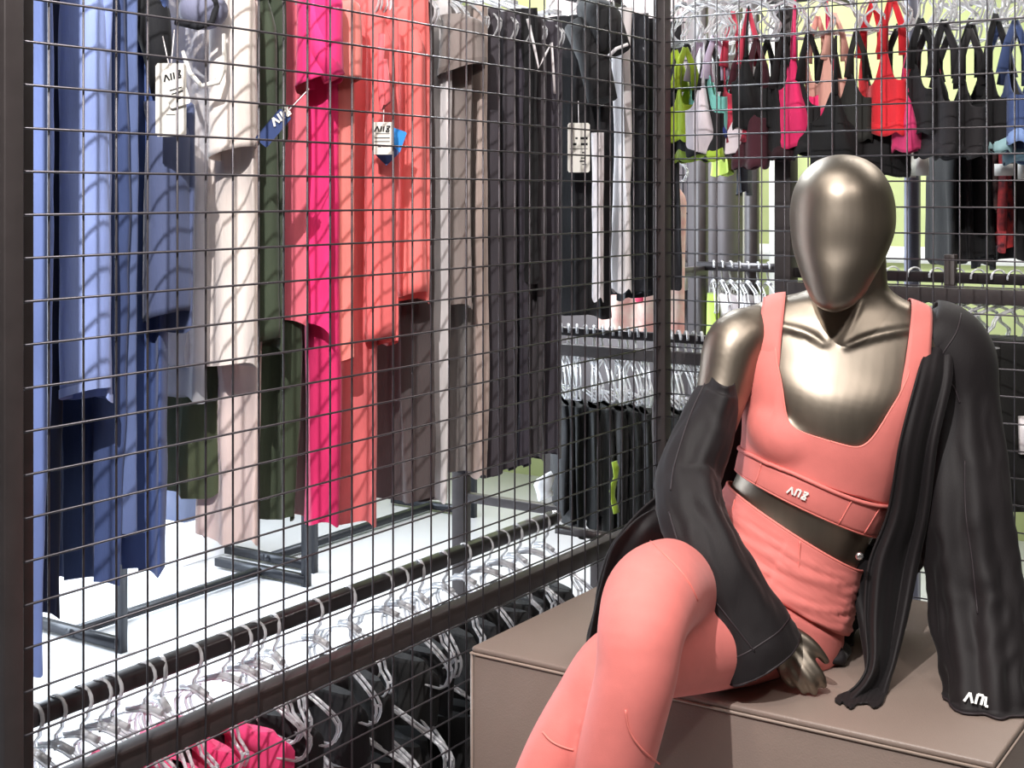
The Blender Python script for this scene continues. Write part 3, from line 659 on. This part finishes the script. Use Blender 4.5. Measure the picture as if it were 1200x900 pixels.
for (u, v0, v1, w_, lb) in ((1062, 178, 208, .022, 'blank white paper tag beside the blue grey post'), (1078, 182, 206, .02, 'white paper tag with a scribble right of the blue grey post'),
                            (926, 190, 212, .011, 'small white plastic clip right of the dark post'), (1176, 192, 206, .02, 'white label above the red floral print'), (1198, 186, 210, .01, 'pale green label at the right picture edge')):
    x, D = on_y(u, .5); z0, z1 = zof(v0, D), zof(v1, D)
    t = thing('paper_tag', lb, 'tag', (x, .5, z1)); MB().box(-w_, w_, -.001, .001, 0, z0-z1).build('card', M_card, t)
    MB().tube([(0, 0, z0-z1), (0, .0, z0-z1+.06)], .001, 5).build('string', M_whitep, t)
# hangers under the right bar
random.seed(3)
for i, u in enumerate((1018, 1046, 1072, 1098, 1122, 1146, 1170, 1190, 1212)):
    x, D = on_y(u, YR); rz = R(90-random.uniform(40, 55))
    hanger((x, YR, zr2+.01), rz, 'white hanger under the right steel bar, %s from the left' % ORD[i], 'white hangers under the right bar', HBs, M_whitep, M_whitep)
    t = thing('shorts', 'black shorts below the right steel bar, %s from the left' % ORD[i], 'shorts', (x, YR, zr2-.42), rz)
    sheet_garment(t, fabric((30+3*(i % 3), 28+3*(i % 3), 32)), .10, .115, .30, -.06, .014, i)
    if i in (6, 7, 8):
        MB().box(-.05, .05, -.026, -.016, .06, .14).build('white_panel', M_whitep, t)
# ------------------------------------------------------------------ mannequin
M_met = mat('brushed_bronze_silver', (142, 132, 120), .43, 1.0, var=.05, vscale=60, stretch=.1)
COR_ = mat('coral_jersey', (226, 126, 119), .70, var=.03, vscale=40, bump=.12, bscale=700, sheen=.12)
COR_L = mat('coral_seam', (236, 132, 122), .6)
M_card_k = mat('black_jersey', (19, 13, 16), .70, var=.10, vscale=20, stretch=.15, bump=.15, bscale=600, sheen=.05, spec=.45)
M_seam_k = mat('black_seam', (42, 34, 38), .6)
man = thing('mannequin', 'faceless metallic mannequin in coral sportswear and black cardigan seated on the taupe bench', 'mannequin', tuple(P(915, 700, 2.17)*Vector((1, 1, 0)) if False else (P(915, 700, 2.17).x, P(915, 700, 2.17).y, bz)))
OM_ = Vector(man.location)
# torso rings: u, v, half width px, half depth m, roll deg, depth, yaw deg
TR = [(1001, 318, 33, .045, 5, 2.16, 8), (1001, 334, 40, .052, 5, 2.16, 8), (1000, 347, 60, .058, 4, 2.165, 8), (996, 360, 98, .066, 4, 2.17, 9), (992, 384, 128, .080, 5, 2.17, 10),
      (990, 428, 128, .098, 8, 2.165, 11), (983, 465, 113, .112, 11, 2.16, 12), (973, 508, 102, .112, 15, 2.16, 13), (962, 545, 93, .102, 18, 2.16, 14), (948, 580, 86, .092, 22, 2.16, 15),
      (932, 612, 84, .090, 29, 2.165, 16), (917, 652, 88, .100, 31, 2.17, 17), (903, 692, 95, .112, 31, 2.17, 18), (890, 728, 92, .112, 31, 2.165, 18), (880, 752, 62, .075, 31, 2.16, 18)]
def torso(h, q, grow=0.0):
    u, v, wp, d, ro, D, ya = cr(TR, h)
    ro, ya = R(ro), R(ya); c = P(u, v, D)
    S = RT*math.cos(ro)-UP*math.sin(ro); U = RT*math.sin(ro)+UP*math.cos(ro); Fr = -FW
    S2 = S*math.cos(ya)+Fr*math.sin(ya); F2 = Fr*math.cos(ya)-S*math.sin(ya)
    w_ = wp/F*D
    return c, c+S2*(w_+grow)*math.sin(q)+F2*(d+grow)*math.cos(q), S2, F2, U
def ring_rows(h0, h1, n, N=64, grow=0.0):
    return [[torso(h0+(h1-h0)*j/n, 2*math.pi*k/N, grow)[1] for k in range(N)] for j in range(n+1)]
def bake(mb, voxel, iters, name, extra=None):
    me = mb.mesh(name); o = bpy.data.objects.new('tmp', me); C.objects.link(o)
    r = o.modifiers.new('r', 'REMESH'); r.mode = 'VOXEL'; r.voxel_size = voxel; r.use_smooth_shade = True
    s = o.modifiers.new('s', 'SMOOTH'); s.factor = .5; s.iterations = iters
    dg = bpy.context.evaluated_depsgraph_get()
    out = bpy.data.meshes.new_from_object(o.evaluated_get(dg)); out.name = name
    bpy.data.objects.remove(o); out.polygons.foreach_set('use_smooth', [True]*len(out.polygons))
    return out
def bvh_of(me): return BVHTree.FromPolygons([v.co.copy() for v in me.vertices], [tuple(p.vertices) for p in me.polygons])
def limb(m, pts, n=28, sub=6, ov=1.0):
    """pts: (point, radius or (r_side, r_depth)); smooth tapering tube with rounded ends"""
    P_ = [tuple(p)+((r, r) if not isinstance(r, tuple) else r) for p, r in pts]
    T = [cr(P_, i*(len(P_)-1)/((len(P_)-1)*sub)) for i in range((len(P_)-1)*sub+1)]
    path = [Vector(t[:3]) for t in T]; rows = []; ref = RT.copy()
    for i, p in enumerate(path):
        a, b = path[max(i-1, 0)], path[min(i+1, len(path)-1)]; t = (b-a).normalized()
        x = (ref-t*ref.dot(t)).normalized(); ref = x; y = t.cross(x)
        rows.append([p+x*math.cos(q)*T[i][3]+y*math.sin(q)*T[i][4] for q in [2*math.pi*k/n for k in range(n)]])
    def capr(row, c, d, r):
        return [[c+(q-c)*math.cos(g)+d*r*math.sin(g) for q in row] for g in (R(35), R(65), R(86))]
    d0 = (path[0]-path[1]).normalized(); d1 = (path[-1]-path[-2]).normalized()
    rows = capr(rows[0], path[0], d0, T[0][3])[::-1]+rows+capr(rows[-1], path[-1], d1, T[-1][3])
    m.grid(rows, True, True, True); return m
px = lambda n_, D: n_/F*D
# --- bodies: arm-free torso for garments to sit on
def torso_mb(grow=0.0):
    m = MB().grid(ring_rows(0, 14, 70, grow=grow), True, True, True)
    for (u, v) in ((930, 499), (1010, 513)):
        m.ell(P(u, v, 2.135), (RT*(.070+grow), FW*(.070+grow), (UP*.98+FW*.25)*(.066+grow)))
    m.ell(P(968, 505, 2.105), (RT*.080, FW*.050, UP*.045))
    return m
tm = bake(torso_mb(), .005, 22, 'torso'); TB = bvh_of(tm)
body = torso_mb()
for pts in (((966, 404), (945, 391), (915, 383), (880, 380)), ((990, 407), (1018, 396), (1055, 388), (1094, 384))):
    cl = []
    for (u, v) in pts:
        d = (P(u, v, 1)-CAM).normalized(); r = TB.ray_cast(CAM, d, 5); cl.append(r[0]-r[1]*.0035)
    limb(body, list(zip(cl, (.007, .0085, .0085, .007))), 12)
for pts in (((960, 352), (966, 378), (972, 402)), ((1010, 352), (998, 380), (986, 404))):
    cl = []
    for (u, v) in pts:
        d = (P(u, v, 1)-CAM).normalized(); r = TB.ray_cast(CAM, d, 5); cl.append(r[0]-r[1]*.003)
    limb(body, list(zip(cl, (.004, .005, .005))), 12)
# head
HR = [(181, 987, 2, 2.10, .006), (183, 987, 16, 2.10, .03), (190, 987, 32, 2.10, .056), (203, 987, 46, 2.10, .080), (222, 987, 56, 2.10, .096), (245, 987, 60.5, 2.10, .102), (268, 987, 60, 2.095, .101),
      (290, 985, 55.5, 2.09, .096), (310, 983, 48, 2.08, .086), (328, 981, 40, 2.07, .074), (343, 980, 33, 2.06, .062), (354, 978, 25, 2.05, .048), (361, 977, 16, 2.043, .032), (366, 977, 4, 2.04, .008)]
rows = []
for j in range(53):
    v, u, w_, D, d = cr(HR, j*(len(HR)-1)/52); c = P(u, v, D)
    ya = R(14); S2 = RT*math.cos(ya)-FW*math.sin(ya); F2 = -FW*math.cos(ya)-RT*math.sin(ya)
    row = []
    for k in range(48):
        q = 2*math.pi*k/48; ww = px(w_, D)
        flat = 1-.06*math.exp(-(((q+math.pi) % (2*math.pi))-math.pi)**2/.25)*math.exp(-((v-285)/40)**2)
        row.append(c+S2*ww*math.sin(q)+F2*d*math.cos(q)*flat)
    rows.append(row)
body.grid(rows, True, True, True)
limb(body, [(P(1003, 300, 2.14), .046), (P(1002, 335, 2.155), .050), (P(1001, 372, 2.165), .056)])
# arms
SHL, ELL, WRL = P(864, 402, 2.16), P(806, 575, 2.10), P(915, 745, 2.02)
limb(body, [(P(880, 392, 2.17), .047), (P(860, 408, 2.16), (.049, .050)), (P(845, 465, 2.14), .041), (ELL, .034)])
limb(body, [(ELL, .034), (P(838, 640, 2.04), .033), (P(880, 700, 2.01), .026), (P(908, 742, 2.015), (.022, .016)), (P(918, 758, 2.005), (.026, .013))])
limb(body, [(P(1105, 398, 2.17), .045), (P(1122, 412, 2.16), .048), (P(1128, 480, 2.14), .040), (P(1131, 600, 2.09), .033), (P(1140, 700, 2.04), .026), (P(1146, 790, 1.985), .022)])
# hand
def hand(m, base, fingers):
    for pts, r in fingers:
        limb(m, [(P(*p), rr) for p, rr in zip(pts, r)], 14, 4)
hand(body, None, [
 ([(905, 738, 2.005), (918, 757, 2.000), (928, 770, 1.996)], [(.021, .013), (.027, .012), (.027, .010)]),
 ([(936, 757, 1.998), (950, 777, 1.984), (961, 793, 1.978), (965, 803, 1.984)], [.0095, .0086, .0078, .0062]),
 ([(928, 765, 1.997), (941, 786, 1.980), (951, 801, 1.974), (954, 811, 1.979)], [.0097, .0088, .0080, .0062]),
 ([(919, 769, 2.0), (929, 790, 1.986), (938, 802, 1.980), (942, 810, 1.983)], [.0092, .0084, .0076, .006]),
 ([(911, 770, 2.005), (917, 788, 1.994), (924, 798, 1.988), (929, 804, 1.990)], [.0082, .0072, .0066, .0052]),
 ([(928, 741, 2.005), (945, 751, 1.998), (957, 762, 1.994), (968, 775, 1.994)], [.0108, .0096, .0084, .0060])])
hand(body, None, [([(1146, 790, 1.985), (1150, 815, 1.96), (1152, 826, 1.955)], [(.024, .016), (.034, .013), (.028, .011)])]+
     [([(1140+7*k, 822, 1.955), (1138+8*k, 832, 1.935), (1136+9*k, 838, 1.915)], [.0085, .008, .006]) for k in range(4)]+
     [([(1134, 812, 1.965), (1122, 822, 1.955), (1116, 828, 1.95)], [.010, .008, .006])])
# legs: front thigh crosses over the other
LEG1 = [(P(862, 705, 2.18), .080), (P(822, 694, 2.10), .077), (P(786, 690, 1.98), .072), (P(764, 702, 1.85), .066), (P(752, 735, 1.775), (.058, .060)), (P(745, 790, 1.755), (.053, .055)), (P(731, 850, 1.76), (.051, .057)), (P(717, 910, 1.765), (.048, .054)), (P(700, 1000, 1.77), .036), (P(686, 1090, 1.775), .030)]
LEG2 = [(P(935, 722, 2.17), .080), (P(880, 742, 2.08), .074), (P(820, 758, 1.97), .064), (P(765, 768, 1.89), .060), (P(722, 785, 1.84), .054), (P(690, 830, 1.83), (.050, .052)), (P(656, 885, 1.815), (.044, .050)), (P(622, 950, 1.80), .040), (P(585, 1030, 1.79), .033), (P(556, 1100, 1.78), .029)]
body2 = MB()
for L in (LEG1, LEG2): limb(body, [(p, tuple(x-.004 for x in r) if isinstance(r, tuple) else r-.004) for p, r in L])
for (p, q_) in ((LEG1[-1][0], (-.05, -.16)), (LEG2[-1][0], (-.09, -.14))):
    limb(body, [(p, .027), (p+Vector((-.01, -.03, -.045)), .030), (p+Vector((q_[0], q_[1], -.085)), (.036, .018)), (p+Vector((q_[0]*1.5, q_[1]*1.5, -.10)), (.028, .012))])
bmsh = bake(body, .0027, 13, 'body')
bmsh.transform(Matrix.Translation(-OM_)); bo = link('body', bmsh, M_met, man); bo['label'] = 'metallic faceless body'

def offs(rows, O=OM_): return [[Vector(p)-O for p in r] for r in rows]
def hit_torso(c, d, off=.004, bvh=None, dist=.6):
    r = (bvh or TB).ray_cast(c+d*dist, -d, dist)
    return (r[0]+r[1]*off, r[1]) if r[0] is not None else (c+d*.1, d)
def on_torso(h, q, off=.0045):
    c, p, S, F_, U = torso(h, q); d = (p-c).normalized()
    return hit_torso(c, d, off)[0]
# --- crop top
N = 240
def h_top(q):
    a = (math.degrees(q)+4+180) % 360-180; a = abs(a)
    if a < 35: return 6.98-2.48*(a/35)**7
    if a <= 46: return 4.5
    if a < 75: return 4.5+.75*sm(46, 51, a)+1.0*sm(50, 75, a)
    if a < 105: return 6.25+.25*sm(75, 105, a)
    if a < 135: return 6.5-.4*sm(105, 135, a)
    if a < 165: return 6.1-1.6*sm(135, 142, a)*(1-sm(150, 165, a))
    return 6.1
H0, HBAND = 9.25, 8.30
rows = []; NR = 40
for j in range(NR+1):
    rows.append([on_torso(HBAND+(h_top(2*math.pi*k/N)-HBAND)*j/NR, 2*math.pi*k/N) for k in range(N)])
MB().grid(offs(rows), True).build('crop_top', COR_, man, solid=.0022)['label'] = 'coral scoop-neck crop top'
rim = [rows[-1][k] for k in range(N)]
MB().tube([p-OM_ for p in rim], .0016, 6, closed=True).build('neckline_binding', COR_L, man)
band = []
for j in range(9):
    f_ = j/8
    band.append([on_torso(HBAND+.08+(H0-HBAND-.08)*f_, 2*math.pi*k/N, .0055+.0015*math.sin(math.pi*f_)) for k in range(N)])
bo_ = MB().grid(offs(band), True).build('waistband', COR_, man, solid=.0022)
MB().tube([p-OM_ for p in band[-1]], .0018, 6, closed=True).build('hem', COR_L, bo_)
fold = [on_torso(HBAND+.02+.06*math.sin(3*q), q, .0075) for q in [2*math.pi*k/N for k in range(N)]]
MB().tube([p-OM_ for p in fold], .0032, 8, closed=True).build('underbust_seam', COR_, bo_)
for q in (-42, 27, 52):
    MB().tube([on_torso(HBAND+.05+(H0-HBAND-.1)*j/6, R(q), .0078)-OM_ for j in range(7)], .0013, 6).build('seam', COR_L, bo_)
# straps over the shoulders
for s in (-1, 1):
    rows = []
    for i in range(34):
        ph = R(-32+i*6.8)   # front, over the top, to the back
        c, p0, S, F_, U = torso(5.0, 0); row = []
        for k in range(7):
            x = (-.122 if s < 0 else .100)+(k-3)*.0066*(1-.18*math.sin(min(ph, math.pi)) if ph > 0 else 1)
            cc = c+S*x; d = F_*math.cos(ph)+U*math.sin(ph)
            row.append(hit_torso(cc, d, .0012+.004*sm(3, 8, i)+.0012*math.sin(math.pi*k/6))[0]-OM_)
        rows.append(row)
    MB().grid(rows, False).build('strap', COR_, man, solid=.0022)['label'] = 'coral shoulder strap'
# logo on the band
def stick(px_pts, bvh, off):
    out = []
    for (u, v) in px_pts:
        d = (P(u, v, 1)-CAM).normalized(); r = bvh.ray_cast(CAM, d, 5)
        out.append((r[0]+r[1]*off) if r[0] is not None else P(u, v, 2.05))
    return out
def logo(u, v, hp, rolld, bvh, off, text, parent, D, wpx=24):
    a, b = stick([(u, v), (u+wpx*math.cos(R(rolld)), v+wpx*math.sin(R(rolld)))], bvh, off)
    d = (P(u, v, 1)-CAM).normalized(); nrm = bvh.ray_cast(CAM, d, 5)[1]
    if nrm.dot(d) > 0: nrm = -nrm
    S = (b-a).normalized(); U = nrm.cross(S).normalized()
    if U.z < 0: U = -U
    g = MB(); glyphs(g, a-OM_, S, U, hp/F*D, text, nrm*.0012, .25); return g.build('logo', M_logo, parent, smooth=False)
M_logo = mat('silver_print', (238, 240, 236), .35)
bb = MB().grid(band, True); BB = bvh_of(bb.mesh('tmpband'))
logo(925, 569, 8.5, 21, BB, .0035, 'APZ', bo_, 2.04)
# --- leggings
lg = MB().grid(ring_rows(10.75, 14, 24, grow=.004), True, True, True)
for L in (LEG1, LEG2): limb(lg, L[:-1], 32)
lm = bake(lg, .0046, 10, 'leggings')
def wrinkle(me, fn):
    me.calc_loop_triangles() if False else None
    ns = [v.normal.copy() for v in me.vertices]
    for v, n_ in zip(me.vertices, ns): v.co += n_*fn(v.co)
def lw(co):
    d = co-CAM; D = d.dot(FW); u = 600+d.dot(RT)/D*F; v = HV-d.z/D*F
    hip = sm(790, 850, u)*(1-sm(735, 765, v))*sm(2.0, 2.05, D)
    a = v-.55*(u-900)
    k = .0022*hip*(math.sin(a*.16+2.2*nz(u*.012, v*.012, 3))+.5*math.sin(a*.33+1))
    knee = math.exp(-((u-752)/40)**2-((v-752)/26)**2)*.002
    return k-knee*math.exp(-((v-775)/12)**2)*.8
wrinkle(lm, lw)
LBV = bvh_of(lm); lm.transform(Matrix.Translation(-OM_))
lo = link('leggings', lm, COR_, man); lo['label'] = 'coral leggings'
# folded waistband wrapping the hips
rows = []
for j in range(25):
    f_ = j/24; h = 10.1+1.75*f_
    row = []
    for k in range(N):
        q = 2*math.pi*k/N
        dg_ = f_*6+1.3*math.sin(q-.5)
        wr = (.0042*(1-2*abs(nz(q*.9, dg_*1.1, 4)))**2+.0022*nz(q*1.6, dg_*3.2, 9))*sm(.05, .3, f_)
        row.append(on_torso(h+.10*math.sin(q*1.0+.4)*(1-f_), q, .0085+wr))
    rows.append(row)
wb = MB().grid(offs(rows), True).build('waistband', COR_, lo, solid=.003); WBV = bvh_of(MB().grid(rows, True).mesh('tmpw'))
MB().tube([p-OM_ for p in rows[0]], .0022, 6, closed=True).build('hem', COR_L, wb)
for q in (-52, 8):
    MB().tube([on_torso(10.2+.09*j, R(q+j*.8), .012)-OM_ for j in range(10)], .0012, 6).build('seam', COR_L, wb)
for pts in (((762, 634), (778, 650), (796, 668), (810, 688), (817, 704)), ((733, 832), (737, 856), (750, 876), (768, 892), (786, 904)), ((636, 858), (645, 868), (658, 875), (672, 879))):
    fine = [cr([p+(0,) for p in pts], i*(len(pts)-1)/16)[:2] for i in range(17)]
    MB().tube([p-OM_ for p in stick(fine, LBV, .0006)], .0014, 6).build('seam', COR_L, lo)
# --- cardigan
cg = bpy.data.objects.new('cardigan', None); C.objects.link(cg); cg.parent = man; cg['label'] = 'open black cardigan, slipped off one shoulder'
def sleeve_part(name, pts, nf, amp, n=96, sub=8, ph=0, floor=None):
    T = [cr(pts, i*(len(pts)-1)/((len(pts)-1)*sub)) for i in range((len(pts)-1)*sub+1)]
    path = [P(t[0], t[1], t[2]) for t in T]; rows = []; ref = RT.copy(); L = len(T)
    for i, p in enumerate(path):
        a, b = path[max(i-1, 0)], path[min(i+1, L-1)]; t = (b-a).normalized()
        x = (ref-t*ref.dot(t)).normalized(); ref = x; y = t.cross(x); r1, r2 = px(T[i][3], T[i][2]), T[i][4]; f_ = i/(L-1)
        A = amp*T[i][5]; row = []
        for k in range(n):
            q = 2*math.pi*k/n
            g = 1+A*(math.sin(nf*q+ph+1.2*nz(f_*2.5, ph, 1))+.5*math.sin((nf+3)*q+2*ph+2*f_))+.09*min(1, T[i][5]+.2)*nz(math.cos(q)*1.5+ph, math.sin(q)*1.5, f_*9)+.05*T[i][5]*(1-2*abs(nz(math.cos(q)*2.2, math.sin(q)*2.2+ph, f_*14)))
            v_ = p+x*math.cos(q)*r1*g+y*math.sin(q)*r2*g
            if floor and v_.z < floor: v_.z = floor+.001+.003*abs(nz(q, f_, 1))
            row.append(v_)
        rows.append(row)
    MB().grid(offs(rows), True).build(name, M_card_k, cg, solid=.002)
    return rows
ls = sleeve_part('sleeve', [(846, 440, 2.13, 14, .045, .3), (841, 462, 2.135, 24, .052, .4), (827, 505, 2.12, 31, .054, .6), (808, 560, 2.09, 36, .054, .9), (811, 603, 2.04, 37, .052, 1.3), (832, 655, 2.00, 40, .050, 1.0),
                       (861, 708, 1.985, 46, .050, .6), (884, 747, 1.975, 50, .048, .4), (896, 770, 1.975, 54, .046, .3)], 4, .06, ph=1.3, floor=bz+.002)
rs = sleeve_part('sleeve', [(1074, 392, 2.168, 6, .010, 0), (1079, 393, 2.168, 30, .055, 0), (1086, 396, 2.165, 43, .072, 0), (1102, 402, 2.16, 48, .074, 0), (1119, 424, 2.15, 47, .070, .1), (1127, 470, 2.14, 42, .056, .5), (1130, 530, 2.12, 45, .056, 1), (1131, 590, 2.09, 48, .056, 1.3),
                       (1138, 650, 2.07, 49, .055, 1.5), (1146, 710, 2.045, 50, .054, 1.6), (1152, 770, 2.0, 47, .052, 1.4), (1156, 815, 1.965, 45, .052, 1.3), (1158, 860, 1.945, 46, .056, 1.2)], 7, .05, ph=.4, floor=bz+.002)
def cuff(rows, idx, name):
    MB().tube([p-OM_ for p in rows[idx]], .0018, 6, closed=True).build(name, M_seam_k, cg)
cuff(ls, -1, 'cuff'); cuff(ls, -9, 'cuff_seam'); cuff(rs, -1, 'cuff')
def sheet(name, spec, nfold, amp, n=70, sub=8, ph=0, rnd=0.0, floor=None):
    T = [cr(spec, i*(len(spec)-1)/((len(spec)-1)*sub)) for i in range((len(spec)-1)*sub+1)]; rows = []
    for i, (v, u0, u1, D0, D1) in enumerate(T):
        row = []; f_ = i/(len(T)-1)
        for k in range(n+1):
            q = k/n; a = amp*(.15+.85*sm(0, .5, f_))
            D = D0+(D1-D0)*q+a*math.sin(nfold*2*math.pi*q+ph+1.2*nz(f_*2, ph, 2))+a*.5*math.sin(nfold*3.4*math.pi*q+2*ph-f_*2)+rnd*(2*q-1)**2
            p = P(u0+(u1-u0)*q, v, D)
            if floor and p.z < floor: p.z = floor+.001+.002*abs(nz(q*9, f_*9, 1))
            row.append(p-OM_)
        rows.append(row)
    return MB().grid(rows, False).build(name, M_card_k, cg, solid=.003)
sheet('front_panel', [(392, 1092, 1120, 2.115, 2.12), (416, 1082, 1116, 2.075, 2.09), (450, 1072, 1114, 2.038, 2.075), (520, 1054, 1098, 2.025, 2.06), (600, 1040, 1088, 2.045, 2.07),
      (660, 1018, 1076, 2.045, 2.08), (720, 1013, 1064, 2.03, 2.06), (775, 1016, 1050, 2.0, 2.03), (800, 1006, 1042, 1.985, 2.01), (818, 985, 1038, 1.968, 1.985), (829, 978, 1034, 1.95, 1.955), (834, 984, 1026, 1.935, 1.94)],
      1.7, .009, ph=.8, floor=bz+.002)
sheet('under_panel', [(640, 1000, 1050, 2.12, 2.14), (690, 1000, 1052, 2.11, 2.13), (740, 1008, 1048, 2.08, 2.10), (780, 1014, 1040, 2.03, 2.05), (800, 1014, 1036, 2.0, 2.02)], 1.4, .008, ph=2, floor=bz+.002)
sheet('back_panel', [(372, 985, 1118, 2.255, 2.235), (400, 930, 1128, 2.275, 2.235), (440, 858, 1130, 2.275, 2.24), (500, 830, 1128, 2.275, 2.25), (560, 792, 1120, 2.27, 2.27), (600, 748, 1108, 2.25, 2.29), (640, 716, 1096, 2.235, 2.30),
      (680, 702, 1068, 2.225, 2.30), (715, 696, 1030, 2.215, 2.29), (745, 688, 1004, 2.20, 2.26), (765, 686, 1000, 2.165, 2.18)], 5, .012, n=120, ph=.3, floor=bz+.003)
# skirt of the cardigan pulled up round the hip on the left
sheet('side_panel', [(592, 776, 850, 2.13, 2.16), (604, 752, 850, 2.10, 2.16), (620, 734, 850, 2.08, 2.16), (645, 716, 840, 2.085, 2.16), (690, 703, 800, 2.11, 2.16), (730, 694, 780, 2.14, 2.16), (764, 687, 760, 2.165, 2.17)], 2.5, .006, ph=.1, floor=bz+.003)
rows = []
for j in range(13):
    ph_ = math.pi*j/12
    rows.append([P(972, 765, 2.13)*1-OM_+RT*(.034*math.sin(ph_)*math.cos(q)*(1+.2*math.sin(3*q)))+FW*(.04*math.sin(ph_)*math.sin(q))+UP*(.016*math.cos(ph_)*(1+.3*math.sin(5*q))) for q in [2*math.pi*k/30 for k in range(30)]])
fp = [[Vector((p.x, p.y, max(p.z, .003))) for p in r] for r in rows]
MB().grid(fp, True).build('hem_fold', M_card_k, cg)
RSB = bvh_of(MB().grid(rs, True).mesh('tmprs')); LSB = bvh_of(MB().grid(ls, True).mesh('tmpls'))
def seam(pts, bvh, m=M_seam_k, r=.0013, name='seam', parent=cg):
    fine = [cr([p+(0,) for p in pts], i*(len(pts)-1)/24)[:2] for i in range(25)]
    MB().tube([p-OM_ for p in stick(fine, bvh, .0012)], r, 6).build(name, m, parent)
seam([(1126, 368), (1120, 390), (1104, 415), (1092, 436)], RSB)
seam([(1090, 434), (1106, 441), (1118, 454), (1125, 472)], RSB)
seam([(1131, 540), (1132, 600), (1140, 660), (1146, 720)], RSB)
seam([(784, 600), (797, 640), (820, 680), (852, 722), (884, 764)], LSB)
seam([(838, 428), (812, 480), (792, 540), (786, 575)], LSB)
logo(1131, 812, 11, 10, RSB, .004, 'APL', cg, 1.98)
MB().ell(P(1007, 652, 2.02)-OM_, (RT*.006, FW*.004, UP*.006)).build('waist_snap', M_chrome, wb)
